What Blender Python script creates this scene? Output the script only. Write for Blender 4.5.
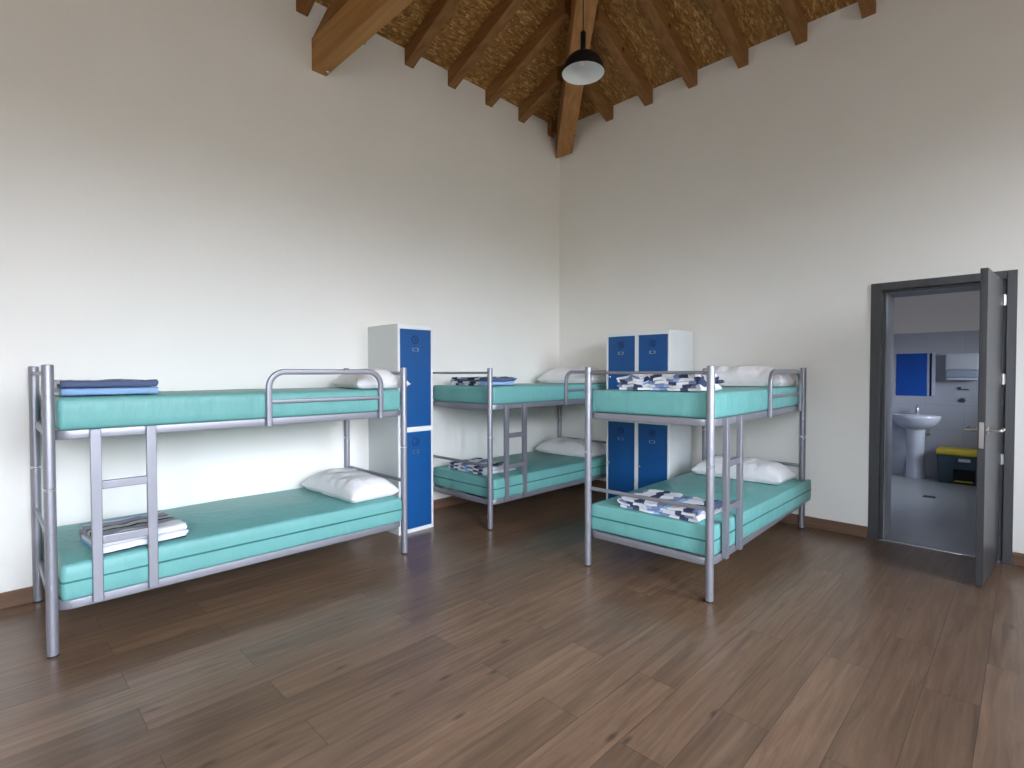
import bpy, bmesh, math, random
from mathutils import Vector, Matrix, noise

for o in list(bpy.data.objects):
    bpy.data.objects.remove(o, do_unlink=True)
SC = bpy.context.scene
COL = SC.collection
PI = math.pi

# ------------------------------------------------------------------ camera
HC = 1.41
CA, CP, CR, CF = 0.77969, -0.02132, -0.00099, 523.13
Fv = Vector((math.cos(CA) * math.cos(CP), math.sin(CA) * math.cos(CP), math.sin(CP)))
Rv = Vector((math.sin(CA), -math.cos(CA), 0))
Uv = Rv.cross(Fv)
R2 = Rv * math.cos(CR) + Uv * math.sin(CR)
U2 = -Rv * math.sin(CR) + Uv * math.cos(CR)
cam = bpy.data.objects.new('camera', bpy.data.cameras.new('camera'))
COL.objects.link(cam)
cam.matrix_world = Matrix(((R2.x, U2.x, -Fv.x, 0), (R2.y, U2.y, -Fv.y, 0), (R2.z, U2.z, -Fv.z, HC), (0, 0, 0, 1)))
cam.data.sensor_width = 36
cam.data.lens = CF / 1024 * 36
cam.data.clip_start = 0.05
SC.camera = cam

# ------------------------------------------------------------------ colour management
SC.view_settings.view_transform = 'Standard'
SC.view_settings.look = 'None'
SC.view_settings.gamma = 1.0
SC.view_settings.use_curve_mapping = False
SC.view_settings.exposure = 0.0
SC.cycles.use_denoising = True
SC.cycles.max_bounces = 14
SC.cycles.diffuse_bounces = 8
SC.cycles.transparent_max_bounces = 12
SC.cycles.sample_clamp_indirect = 8

# ------------------------------------------------------------------ room numbers
U, V = 5.288, 4.362          # right wall plane X = U, left wall plane Y = V
XB, YF = -2.9, -2.7          # walls behind the camera
EZ, SL = 4.565, 0.42         # eave height, roof slope
WT = 0.16                    # wall thickness
WIN = [(-2.6, -1.3, 1.05, 3.62), (-0.3, 1.8, 1.05, 3.62), (3.1, 4.3, 1.25, 3.62)]   # windows in the wall facing the left wall
WR = 0.40                    # the bathroom wall is thicker
BX0, BX1, BY0, BY1, BH = U + WR, 9.0, -1.2, 2.7, 2.7
BWIN = (6.9, 8.2, 1.30, 2.20)
WIN_FILL = (-2.3, -0.70, 1.05, 3.62)       # unseen window added in the back wall to brighten the right wall

# ------------------------------------------------------------------ sky
SKY = 34.0
world = bpy.data.worlds.new('sky')
SC.world = world
world.use_nodes = True
nt = world.node_tree
nt.nodes.clear()
wo = nt.nodes.new('ShaderNodeOutputWorld')
bg = nt.nodes.new('ShaderNodeBackground')
tc = nt.nodes.new('ShaderNodeTexCoord')
sx = nt.nodes.new('ShaderNodeSeparateXYZ')
mr = nt.nodes.new('ShaderNodeMapRange')
rp = nt.nodes.new('ShaderNodeValToRGB')
mr.inputs[1].default_value = -1
mr.inputs[2].default_value = 1
e = rp.color_ramp.elements
e[0].position = 0.0
e[0].color = (0.10, 0.10, 0.095, 1)
e[1].position = 1.0
e[1].color = (0.60, 0.78, 1.0, 1)
for pos, c in ((0.495, (0.13, 0.13, 0.12)), (0.515, (0.17, 0.175, 0.17)), (0.57, (0.81, 0.875, 1.0)), (0.75, (0.77, 0.86, 1.0))):
    q = e.new(pos)
    q.color = (*c, 1)
nt.links.new(tc.outputs['Generated'], sx.inputs[0])
nt.links.new(sx.outputs[2], mr.inputs[0])
nt.links.new(mr.outputs[0], rp.inputs[0])
nt.links.new(rp.outputs[0], bg.inputs[0])
bg.inputs[1].default_value = SKY
nt.links.new(bg.outputs[0], wo.inputs[0])


def portal(name, x0, x1, z0, z1, y, axis='y'):
    """sky portal that fills a window opening, looking along +Y (or +X)"""
    l = bpy.data.lights.new(name, 'AREA')
    l.shape = 'RECTANGLE'
    l.size, l.size_y = x1 - x0, z1 - z0
    l.cycles.is_portal = True
    o = bpy.data.objects.new(name, l)
    COL.objects.link(o)
    o.location = ((x0 + x1) / 2, y, (z0 + z1) / 2) if axis == 'y' else (y, (x0 + x1) / 2, (z0 + z1) / 2)
    o.rotation_euler = (PI / 2, 0, 0) if axis == 'y' else (PI / 2, 0, -PI / 2)      # -Z of the light looks into the room


for w in WIN:
    portal('window_daylight', *w, YF - WT - 0.02)
portal('window_daylight', *BWIN, BY0 - WT - 0.02)
portal('window_daylight', *WIN_FILL, XB - WT - 0.02, 'x')


# ------------------------------------------------------------------ materials
def new_mat(name):
    m = bpy.data.materials.new(name)
    m.use_nodes = True
    return m, m.node_tree, m.node_tree.nodes['Principled BSDF']


def N(nt, kind, **kw):
    n = nt.nodes.new(kind)
    for k, v in kw.items():
        setattr(n, k, v)
    return n


def mat(name, col, rough=0.5, metal=0.0, bump=0.0, bscale=40.0, vary=0.0, vscale=6.0, stretch=(1, 1, 1), spec=0.5, bdist=0.01):
    m, nt, b = new_mat(name)
    b.inputs['Base Color'].default_value = (*col, 1)
    b.inputs['Roughness'].default_value = rough
    b.inputs['Metallic'].default_value = metal
    b.inputs['Specular IOR Level'].default_value = spec
    t = N(nt, 'ShaderNodeTexCoord')
    mp = N(nt, 'ShaderNodeMapping')
    mp.inputs['Scale'].default_value = stretch
    nt.links.new(t.outputs['Object'], mp.inputs[0])
    if vary:
        nz = N(nt, 'ShaderNodeTexNoise')
        nz.inputs['Scale'].default_value = vscale
        nz.inputs['Detail'].default_value = 4
        nt.links.new(mp.outputs[0], nz.inputs['Vector'])
        r = N(nt, 'ShaderNodeValToRGB')
        r.color_ramp.elements[0].color = (*[c * (1 - vary) for c in col], 1)
        r.color_ramp.elements[1].color = (*[min(1, c * (1 + vary)) for c in col], 1)
        r.color_ramp.elements[0].position = 0.3
        r.color_ramp.elements[1].position = 0.7
        nt.links.new(nz.outputs[0], r.inputs[0])
        nt.links.new(r.outputs[0], b.inputs['Base Color'])
    if bump:
        nb = N(nt, 'ShaderNodeTexNoise')
        nb.inputs['Scale'].default_value = bscale
        nb.inputs['Detail'].default_value = 3
        nt.links.new(mp.outputs[0], nb.inputs['Vector'])
        bp = N(nt, 'ShaderNodeBump')
        bp.inputs['Strength'].default_value = bump
        bp.inputs['Distance'].default_value = bdist
        nt.links.new(nb.outputs[0], bp.inputs['Height'])
        nt.links.new(bp.outputs[0], b.inputs['Normal'])
    return m


M = {}
M['wall'] = mat('white_plaster', (0.87, 0.85, 0.80), 0.75, bump=0.12, bscale=55, vary=0.012, vscale=2, spec=0.25)
M['metal'] = mat('silver_painted_steel', (0.30, 0.30, 0.335), 0.42, 0.55, vary=0.04, vscale=5)
M['metal_bright'] = mat('bright_steel', (0.78, 0.78, 0.80), 0.25, 0.9)
M['rubber'] = mat('black_plastic', (0.02, 0.02, 0.022), 0.6)
M['vinyl'] = mat('teal_vinyl', (0.150, 0.395, 0.372), 0.42, bump=0.4, bscale=6, stretch=(2.4, 2.4, 0.7), vary=0.04, vscale=3, bdist=0.03, spec=0.4)
M['seam'] = mat('dark_teal_seam', (0.03, 0.16, 0.14), 0.6)
M['pillow'] = mat('white_pillow_cotton', (0.80, 0.78, 0.78), 0.85, bump=0.5, bscale=14, bdist=0.02, spec=0.15, vary=0.03, vscale=9)
M['slat'] = mat('dark_bed_slats', (0.10, 0.10, 0.10), 0.6)
M['locker'] = mat('pale_grey_locker_steel', (0.66, 0.68, 0.67), 0.45, vary=0.02, vscale=3)
M['locker_trim'] = mat('white_locker_frame', (0.80, 0.82, 0.82), 0.4)
M['blue'] = mat('blue_locker_door', (0.004, 0.080, 0.270), 0.38, vary=0.05, vscale=3)
M['blue_dark'] = mat('dark_blue_emblem', (0.004, 0.03, 0.13), 0.45)
M['door'] = mat('anthracite_laminate', (0.054, 0.055, 0.060), 0.38, bump=0.15, bscale=30, stretch=(1, 1, 0.06), vary=0.18, vscale=20)
M['chrome'] = mat('satin_chrome', (0.62, 0.61, 0.58), 0.28, 0.95)
M['ceramic'] = mat('white_ceramic', (0.52, 0.55, 0.62), 0.15)
M['black'] = mat('black_metal', (0.008, 0.008, 0.009), 0.5, spec=0.25)
M['shade_in'] = mat('white_enamel', (0.80, 0.82, 0.82), 0.5)
M['bulb'] = mat('frosted_bulb_glass', (0.85, 0.86, 0.86), 0.3)
M['yellow'] = mat('yellow_plastic', (0.62, 0.46, 0.03), 0.45)
M['slate'] = mat('dark_slate_plastic', (0.045, 0.075, 0.095), 0.5)
M['disp'] = mat('white_plastic', (0.52, 0.54, 0.59), 0.35)
M['disp_grey'] = mat('grey_blue_plastic', (0.30, 0.34, 0.42), 0.3)
M['cubicle'] = mat('blue_cubicle_panel', (0.012, 0.10, 0.50), 0.4)
M['bath_floor'] = mat('grey_bathroom_vinyl', (0.40, 0.41, 0.42), 0.28, vary=0.05, vscale=3)
M['bath_wall'] = None
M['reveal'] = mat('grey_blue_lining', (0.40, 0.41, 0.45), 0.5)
M['paper'] = mat('pale_grey_sticker', (0.45, 0.45, 0.48), 0.6)
M['alu'] = mat('white_window_frame', (0.75, 0.75, 0.75), 0.4)
M['soffit'] = mat('grey_concrete_render', (0.45, 0.44, 0.42), 0.9)


def mirror_mat():
    m, nt, b = new_mat('mirror_glass')
    b.inputs['Base Color'].default_value = (0.85, 0.87, 0.9, 1)
    b.inputs['Metallic'].default_value = 1
    b.inputs['Roughness'].default_value = 0.01
    return m


M['mirror'] = mirror_mat()


def pane_mat():
    m = bpy.data.materials.new('window_glass')
    m.use_nodes = True
    nt = m.node_tree
    nt.nodes.clear()
    out = N(nt, 'ShaderNodeOutputMaterial')
    tr = N(nt, 'ShaderNodeBsdfTransparent')
    gl = N(nt, 'ShaderNodeBsdfGlossy')
    gl.inputs['Roughness'].default_value = 0.02
    mx = N(nt, 'ShaderNodeMixShader')
    fr = N(nt, 'ShaderNodeFresnel')
    nt.links.new(fr.outputs[0], mx.inputs[0])
    nt.links.new(tr.outputs[0], mx.inputs[1])
    nt.links.new(gl.outputs[0], mx.inputs[2])
    nt.links.new(mx.outputs[0], out.inputs[0])
    return m


M['glass'] = pane_mat()


def tile_mat():
    m, nt, b = new_mat('pale_bathroom_tiles')
    t = N(nt, 'ShaderNodeTexCoord')
    s = N(nt, 'ShaderNodeSeparateXYZ')
    nt.links.new(t.outputs['Object'], s.inputs[0])
    ad = N(nt, 'ShaderNodeMath', operation='ADD')
    nt.links.new(s.outputs[0], ad.inputs[0])
    nt.links.new(s.outputs[1], ad.inputs[1])
    c = N(nt, 'ShaderNodeCombineXYZ')
    nt.links.new(ad.outputs[0], c.inputs[0])
    nt.links.new(s.outputs[2], c.inputs[1])
    br = N(nt, 'ShaderNodeTexBrick')
    br.offset = 0
    br.inputs['Scale'].default_value = 1
    br.inputs['Brick Width'].default_value = 0.4
    br.inputs['Row Height'].default_value = 0.325
    br.inputs['Mortar Size'].default_value = 0.003
    br.inputs['Color1'].default_value = (0.40, 0.42, 0.47, 1)
    br.inputs['Color2'].default_value = (0.39, 0.41, 0.46, 1)
    br.inputs['Mortar'].default_value = (0.33, 0.34, 0.37, 1)
    nt.links.new(c.outputs[0], br.inputs[0])
    # tiles to 1.95 m, cream paint above
    gt = N(nt, 'ShaderNodeMath', operation='GREATER_THAN')
    nt.links.new(s.outputs[2], gt.inputs[0])
    gt.inputs[1].default_value = 1.95
    mx = N(nt, 'ShaderNodeMix', data_type='RGBA')
    nt.links.new(gt.outputs[0], mx.inputs[0])
    nt.links.new(br.outputs[0], mx.inputs[6])
    mx.inputs[7].default_value = (0.78, 0.73, 0.70, 1)
    nt.links.new(mx.outputs[2], b.inputs['Base Color'])
    b.inputs['Roughness'].default_value = 0.3
    return m


M['bath_wall'] = tile_mat()


def plank_mat():
    m, nt, b = new_mat('brown_oak_planks')
    t = N(nt, 'ShaderNodeTexCoord')
    mp = N(nt, 'ShaderNodeMapping')
    mp.inputs['Location'].default_value = (0.35, -0.126, 0)
    nt.links.new(t.outputs['Object'], mp.inputs[0])
    br = N(nt, 'ShaderNodeTexBrick')
    br.offset = 0.37
    br.inputs['Scale'].default_value = 1
    br.inputs['Brick Width'].default_value = 1.25
    br.inputs['Row Height'].default_value = 0.194
    br.inputs['Mortar Size'].default_value = 0.0012
    br.inputs['Mortar Smooth'].default_value = 0.3
    br.inputs['Color1'].default_value = (0, 0, 0, 1)
    br.inputs['Color2'].default_value = (1, 1, 1, 1)
    br.inputs['Mortar'].default_value = (0.3, 0.3, 0.3, 1)
    nt.links.new(mp.outputs[0], br.inputs[0])
    # shift the grain from plank to plank
    vm = N(nt, 'ShaderNodeVectorMath', operation='MULTIPLY_ADD')
    vm.inputs[1].default_value = (7.3, 3.1, 5.7)
    nt.links.new(br.outputs[0], vm.inputs[0])
    nt.links.new(mp.outputs[0], vm.inputs[2])
    st = N(nt, 'ShaderNodeMapping')
    st.inputs['Scale'].default_value = (1.1, 17, 1)
    nt.links.new(vm.outputs[0], st.inputs[0])
    n1 = N(nt, 'ShaderNodeTexNoise')
    n1.inputs['Scale'].default_value = 1.6
    n1.inputs['Detail'].default_value = 6
    n1.inputs['Roughness'].default_value = 0.62
    n1.inputs['Distortion'].default_value = 0.9
    nt.links.new(st.outputs[0], n1.inputs['Vector'])
    r = N(nt, 'ShaderNodeValToRGB')
    el = r.color_ramp.elements
    el[0].position = 0.22
    el[0].color = (0.098, 0.057, 0.035, 1)
    el[1].position = 0.80
    el[1].color = (0.285, 0.178, 0.112, 1)
    q = el.new(0.5)
    q.color = (0.184, 0.111, 0.068, 1)
    nt.links.new(n1.outputs[0], r.inputs[0])
    # tone per plank
    pr = N(nt, 'ShaderNodeValToRGB')
    pr.color_ramp.elements[0].color = (0.80, 0.79, 0.78, 1)
    pr.color_ramp.elements[1].color = (1.14, 1.13, 1.12, 1)
    nt.links.new(br.outputs[0], pr.inputs[0])
    mx = N(nt, 'ShaderNodeMix', data_type='RGBA', blend_type='MULTIPLY')
    mx.inputs[0].default_value = 1
    nt.links.new(r.outputs[0], mx.inputs[6])
    nt.links.new(pr.outputs[0], mx.inputs[7])
    # fine dark pores / knots
    sp = N(nt, 'ShaderNodeMapping')
    sp.inputs['Scale'].default_value = (3.0, 9.0, 1)
    nt.links.new(vm.outputs[0], sp.inputs[0])
    vo = N(nt, 'ShaderNodeTexVoronoi')
    vo.inputs['Scale'].default_value = 0.8
    nt.links.new(sp.outputs[0], vo.inputs['Vector'])
    kr = N(nt, 'ShaderNodeValToRGB')
    kr.color_ramp.elements[0].position = 0.03
    kr.color_ramp.elements[0].color = (0.45, 0.42, 0.40, 1)
    kr.color_ramp.elements[1].position = 0.12
    kr.color_ramp.elements[1].color = (1, 1, 1, 1)
    nt.links.new(vo.outputs['Distance'], kr.inputs[0])
    m2 = N(nt, 'ShaderNodeMix', data_type='RGBA', blend_type='MULTIPLY')
    m2.inputs[0].default_value = 1
    nt.links.new(mx.outputs[2], m2.inputs[6])
    nt.links.new(kr.outputs[0], m2.inputs[7])
    # joints
    jm = N(nt, 'ShaderNodeMix', data_type='RGBA')
    nt.links.new(br.outputs['Fac'], jm.inputs[0])
    nt.links.new(m2.outputs[2], jm.inputs[6])
    jm.inputs[7].default_value = (0.03, 0.018, 0.012, 1)
    nt.links.new(jm.outputs[2], b.inputs['Base Color'])
    b.inputs['Roughness'].default_value = 0.30
    b.inputs['Specular IOR Level'].default_value = 0.65
    bp = N(nt, 'ShaderNodeBump')
    bp.inputs['Strength'].default_value = 0.12
    bp.inputs['Distance'].default_value = 0.002
    nt.links.new(n1.outputs[0], bp.inputs['Height'])
    nt.links.new(bp.outputs[0], b.inputs['Normal'])
    return m


M['floor'] = plank_mat()


def wood_mat(name, dark, light, axis):
    """sawn timber; the grain runs along the given object axis"""
    m, nt, b = new_mat(name)
    t = N(nt, 'ShaderNodeTexCoord')
    mp = N(nt, 'ShaderNodeMapping')
    sc = [14, 14, 14]
    sc[axis] = 0.9
    mp.inputs['Scale'].default_value = sc
    nt.links.new(t.outputs['Object'], mp.inputs[0])
    n1 = N(nt, 'ShaderNodeTexNoise')
    n1.inputs['Scale'].default_value = 1.0
    n1.inputs['Detail'].default_value = 5
    n1.inputs['Distortion'].default_value = 0.6
    nt.links.new(mp.outputs[0], n1.inputs['Vector'])
    r = N(nt, 'ShaderNodeValToRGB')
    r.color_ramp.elements[0].position = 0.3
    r.color_ramp.elements[0].color = (*dark, 1)
    r.color_ramp.elements[1].position = 0.7
    r.color_ramp.elements[1].color = (*light, 1)
    nt.links.new(n1.outputs[0], r.inputs[0])
    # a few dark knots
    vo = N(nt, 'ShaderNodeTexVoronoi')
    vo.inputs['Scale'].default_value = 2.6
    nt.links.new(t.outputs['Object'], vo.inputs['Vector'])
    kr = N(nt, 'ShaderNodeValToRGB')
    kr.color_ramp.elements[0].position = 0.05
    kr.color_ramp.elements[0].color = (0.25, 0.2, 0.18, 1)
    kr.color_ramp.elements[1].position = 0.09
    kr.color_ramp.elements[1].color = (1, 1, 1, 1)
    nt.links.new(vo.outputs['Distance'], kr.inputs[0])
    mx = N(nt, 'ShaderNodeMix', data_type='RGBA', blend_type='MULTIPLY')
    mx.inputs[0].default_value = 1
    nt.links.new(r.outputs[0], mx.inputs[6])
    nt.links.new(kr.outputs[0], mx.inputs[7])
    nt.links.new(mx.outputs[2], b.inputs['Base Color'])
    b.inputs['Roughness'].default_value = 0.6
    b.inputs['Specular IOR Level'].default_value = 0.3
    return m


M['rafter'] = wood_mat('rafter_wood', (0.19, 0.082, 0.026), (0.34, 0.165, 0.055), 1)
M['rafter_x'] = wood_mat('rafter_wood_lengthwise', (0.19, 0.082, 0.026), (0.34, 0.165, 0.055), 0)
M['beam'] = wood_mat('hip_beam_wood', (0.30, 0.135, 0.048), (0.46, 0.235, 0.088), 0)
M['tie'] = wood_mat('tie_beam_wood', (0.32, 0.145, 0.045), (0.50, 0.26, 0.08), 1)
M['baseboard'] = wood_mat('baseboard_wood', (0.12, 0.066, 0.040), (0.20, 0.115, 0.070), 0)
M['baseboard_y'] = wood_mat('baseboard_wood_crosswise', (0.12, 0.066, 0.040), (0.20, 0.115, 0.070), 1)


def osb_mat():
    m, nt, b = new_mat('osb_board')
    t = N(nt, 'ShaderNodeTexCoord')
    cols = []
    for k, (rot, sc) in enumerate((((0, 0, 0.4), (16, 62, 16)), ((0, 0, 1.5), (18, 70, 18)), ((0, 0, 2.5), (14, 58, 14)))):
        mp = N(nt, 'ShaderNodeMapping')
        mp.inputs['Rotation'].default_value = rot
        mp.inputs['Scale'].default_value = sc
        nt.links.new(t.outputs['Object'], mp.inputs[0])
        vo = N(nt, 'ShaderNodeTexVoronoi')
        vo.inputs['Scale'].default_value = 1.0
        nt.links.new(mp.outputs[0], vo.inputs['Vector'])
        s = N(nt, 'ShaderNodeSeparateColor')
        nt.links.new(vo.outputs['Color'], s.inputs[0])
        cols.append(s.outputs[k])
    sel = N(nt, 'ShaderNodeTexNoise')
    sel.inputs['Scale'].default_value = 24
    nt.links.new(t.outputs['Object'], sel.inputs['Vector'])
    gt = N(nt, 'ShaderNodeMath', operation='GREATER_THAN')
    gt.inputs[1].default_value = 0.5
    nt.links.new(sel.outputs[0], gt.inputs[0])
    ma = N(nt, 'ShaderNodeMix', data_type='FLOAT')
    nt.links.new(gt.outputs[0], ma.inputs[0])
    nt.links.new(cols[0], ma.inputs[2])
    nt.links.new(cols[1], ma.inputs[3])
    mb = N(nt, 'ShaderNodeMix', data_type='FLOAT')
    mb.inputs[0].default_value = 0.4
    nt.links.new(ma.outputs[0], mb.inputs[2])
    nt.links.new(cols[2], mb.inputs[3])
    r = N(nt, 'ShaderNodeValToRGB')
    el = r.color_ramp.elements
    el[0].position = 0.12
    el[0].color = (0.20, 0.088, 0.024, 1)
    el[1].position = 0.9
    el[1].color = (0.62, 0.39, 0.145, 1)
    for p_, c_ in ((0.4, (0.29, 0.135, 0.036)), (0.68, (0.38, 0.195, 0.056))):
        q = el.new(p_)
        q.color = (*c_, 1)
    nt.links.new(mb.outputs[0], r.inputs[0])
    nt.links.new(r.outputs[0], b.inputs['Base Color'])
    b.inputs['Roughness'].default_value = 0.6
    b.inputs['Specular IOR Level'].default_value = 0.3
    return m


M['osb'] = osb_mat()

WHITE, GREY, BEIGE = (0.74, 0.75, 0.78), (0.34, 0.35, 0.40), (0.55, 0.52, 0.46)
PALE = (0.27, 0.43, 0.66)
INK, MIST = (0.055, 0.066, 0.125), (0.20, 0.24, 0.38)
SLATE, NAVY, LIGHT = (0.10, 0.125, 0.22), (0.030, 0.040, 0.075), (0.30, 0.46, 0.74)


def stripe_mat(name, bands, wob=0.006):
    """woven stripes that run along the blanket: bands = [(end of band in metres of cloth, colour)]"""
    m, nt, b = new_mat(name)
    uv = N(nt, 'ShaderNodeUVMap')
    s = N(nt, 'ShaderNodeSeparateXYZ')
    nt.links.new(uv.outputs[0], s.inputs[0])
    tot = bands[-1][0]
    dv = N(nt, 'ShaderNodeMath', operation='DIVIDE')
    dn = N(nt, 'ShaderNodeTexNoise')
    dn.inputs['Scale'].default_value = 14
    to = N(nt, 'ShaderNodeTexCoord')
    nt.links.new(to.outputs['Object'], dn.inputs['Vector'])
    da = N(nt, 'ShaderNodeMath', operation='MULTIPLY_ADD')
    da.inputs[1].default_value = wob
    nt.links.new(dn.outputs[0], da.inputs[0])
    nt.links.new(s.outputs[0], da.inputs[2])
    nt.links.new(da.outputs[0], dv.inputs[0])
    dv.inputs[1].default_value = tot
    fr = N(nt, 'ShaderNodeMath', operation='FRACT')
    nt.links.new(dv.outputs[0], fr.inputs[0])
    r = N(nt, 'ShaderNodeValToRGB')
    r.color_ramp.interpolation = 'CONSTANT'
    el = r.color_ramp.elements
    el[0].position = 0
    el[0].color = (*bands[0][1], 1)
    el.remove(el[1])
    for k in range(1, len(bands)):
        q = el.new(bands[k - 1][0] / tot)
        q.color = (*bands[k][1], 1)
    nt.links.new(fr.outputs[0], r.inputs[0])
    nt.links.new(r.outputs[0], b.inputs['Base Color'])
    b.inputs['Roughness'].default_value = 0.9
    b.inputs['Specular IOR Level'].default_value = 0.1
    nb = N(nt, 'ShaderNodeTexNoise')
    nb.inputs['Scale'].default_value = 60
    t = N(nt, 'ShaderNodeTexCoord')
    nt.links.new(t.outputs['Object'], nb.inputs['Vector'])
    bp = N(nt, 'ShaderNodeBump')
    bp.inputs['Strength'].default_value = 0.3
    bp.inputs['Distance'].default_value = 0.004
    nt.links.new(nb.outputs[0], bp.inputs['Height'])
    nt.links.new(bp.outputs[0], b.inputs['Normal'])
    return m


# ------------------------------------------------------------------ mesh helpers
def add_box(bm, x0, x1, y0, y1, z0, z1, bev=0.0, seg=2):
    r = bmesh.ops.create_cube(bm, size=1)
    vs = r['verts']
    bmesh.ops.scale(bm, vec=(x1 - x0, y1 - y0, z1 - z0), verts=vs)
    bmesh.ops.translate(bm, vec=((x0 + x1) / 2, (y0 + y1) / 2, (z0 + z1) / 2), verts=vs)
    if bev:
        es = list({e for v in vs for e in v.link_edges})
        bmesh.ops.bevel(bm, geom=es, offset=bev, segments=seg, profile=0.5, affect='EDGES')


def box(*a, **k):
    bm = bmesh.new()
    add_box(bm, *a, **k)
    return bm


def circle(r, n=20, ry=None):
    ry = r if ry is None else ry
    return [(r * math.cos(2 * PI * k / n), ry * math.sin(2 * PI * k / n)) for k in range(n)]


def rrect(w, h, r, n=3):
    pts = []
    for cx, cy, a0 in ((w / 2 - r, h / 2 - r, 0), (-w / 2 + r, h / 2 - r, PI / 2), (-w / 2 + r, -h / 2 + r, PI), (w / 2 - r, -h / 2 + r, 1.5 * PI)):
        for k in range(n + 1):
            a = a0 + PI / 2 * k / n
            pts.append((cx + r * math.cos(a), cy + r * math.sin(a)))
    return pts


def fillet(pts, r, n=8, closed=False):
    P = [Vector(p) for p in pts]
    out = []
    m = len(P)
    for k in range(m):
        if not closed and k in (0, m - 1):
            out.append(P[k])
            continue
        a, b, c = P[k - 1], P[k], P[(k + 1) % m]
        d1, d2 = (a - b).normalized(), (c - b).normalized()
        ang = d1.angle(d2)
        t = r / math.tan(ang / 2)
        ctr = b + (d1 + d2).normalized() * (r / math.sin(ang / 2))
        s, e_ = (b + d1 * t - ctr).normalized(), (b + d2 * t - ctr).normalized()
        for j in range(n + 1):
            out.append(ctr + s.slerp(e_, j / n) * r)
    return out


def add_sweep(bm, pts, prof, up=(0, 0, 1), closed=False):
    P = [Vector(p) for p in pts]
    up = Vector(up)
    rings = []
    m = len(P)
    for k in range(m):
        if closed:
            t = (P[(k + 1) % m] - P[k - 1]).normalized()
        else:
            t = (P[min(k + 1, m - 1)] - P[max(k - 1, 0)]).normalized()
        n = t.cross(up).normalized()
        b = n.cross(t).normalized()
        rings.append([bm.verts.new(P[k] + n * u + b * v) for u, v in prof])
    q = len(prof)
    for k in range(m if closed else m - 1):
        A, B = rings[k], rings[(k + 1) % m]
        for j in range(q):
            bm.faces.new((A[j], A[(j + 1) % q], B[(j + 1) % q], B[j]))
    if not closed:
        bm.faces.new(rings[0][::-1])
        bm.faces.new(rings[-1])


def sweep(*a, **k):
    bm = bmesh.new()
    add_sweep(bm, *a, **k)
    return bm


def tube(pts, r, n=20, up=(0, 0, 1), closed=False):
    return sweep(pts, circle(r, n), up=up, closed=closed)


def add_lathe(bm, prof, n=32, at=(0, 0, 0), sx=1, sy=1, axis='z'):
    rings = []
    for r, z in prof:
        ring = []
        for k in range(n):
            a = 2 * PI * k / n
            p = (r * math.cos(a) * sx, r * math.sin(a) * sy, z)
            if axis == 'y':
                p = (p[0], -p[2], p[1])
            elif axis == 'x':
                p = (p[2], p[0], p[1])
            ring.append(bm.verts.new((p[0] + at[0], p[1] + at[1], p[2] + at[2])))
        rings.append(ring)
    for A, B in zip(rings, rings[1:]):
        for k in range(n):
            bm.faces.new((A[k], A[(k + 1) % n], B[(k + 1) % n], B[k]))
    for ring, rev in ((rings[0], True), (rings[-1], False)):
        bm.faces.new(ring[::-1] if rev else ring)


def lathe(*a, **k):
    bm = bmesh.new()
    add_lathe(bm, *a, **k)
    return bm


def obj(name, bm, m, parent=None, loc=None, smooth=21, rot=None):
    me = bpy.data.meshes.new(name)
    bmesh.ops.remove_doubles(bm, verts=bm.verts, dist=1e-6)
    bmesh.ops.recalc_face_normals(bm, faces=bm.faces)
    bm.to_mesh(me)
    bm.free()
    me.materials.append(m)
    if smooth:
        me.set_sharp_from_angle(angle=math.radians(smooth))
        for p in me.polygons:
            p.use_smooth = True
    o = bpy.data.objects.new(name, me)
    COL.objects.link(o)
    if parent:
        o.parent = parent
    if loc:
        o.location = loc
    if rot:
        o.rotation_euler = rot
    return o


def tag(o, label, cat, group=None):
    o['label'] = label
    o['category'] = cat
    if group:
        o['group'] = group
    return o


def thing(name, label, cat, loc=(0, 0, 0), rotz=0.0, group=None):
    o = bpy.data.objects.new(name, None)
    o.empty_display_size = 0.1
    COL.objects.link(o)
    o.location = loc
    o.rotation_euler = (0, 0, rotz)
    return tag(o, label, cat, group)


def struct(name, bm, m, parent=None, **k):
    o = obj(name, bm, m, parent, **k)
    if parent is None:
        o['kind'] = 'structure'
    return o


def copy_tree(o, parent=None):
    c = o.copy()
    COL.objects.link(c)
    if parent:
        c.parent = parent
    for ch in list(o.children):
        copy_tree(ch, c)
    return c


# ------------------------------------------------------------------ room shell
struct('floor', box(XB - WT, U, YF - WT, V + WT, -0.15, 0), M['floor'], smooth=0)


def wall_with_holes(axis, a0, a1, z1, t0, t1, holes):
    """solid wall cut by rectangular openings; axis 'x' runs along X, 'y' along Y"""
    bm = bmesh.new()
    As = sorted({a0, a1, *[h[0] for h in holes], *[h[1] for h in holes]})
    Zs = sorted({0.0, z1, *[h[2] for h in holes], *[h[3] for h in holes]})
    for i in range(len(As) - 1):
        zrun = None
        for j in range(len(Zs) - 1):
            ca, cz = (As[i] + As[i + 1]) / 2, (Zs[j] + Zs[j + 1]) / 2
            solid = not any(h[0] < ca < h[1] and h[2] < cz < h[3] for h in holes)
            if solid and zrun is None:
                zrun = Zs[j]
            last = j == len(Zs) - 2
            if zrun is not None and (not solid or last):
                ztop = Zs[j + 1] if solid else Zs[j]
                if axis == 'x':
                    add_box(bm, As[i], As[i + 1], t0, t1, zrun, ztop)
                else:
                    add_box(bm, t0, t1, As[i], As[i + 1], zrun, ztop)
                zrun = None
    return bm


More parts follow.
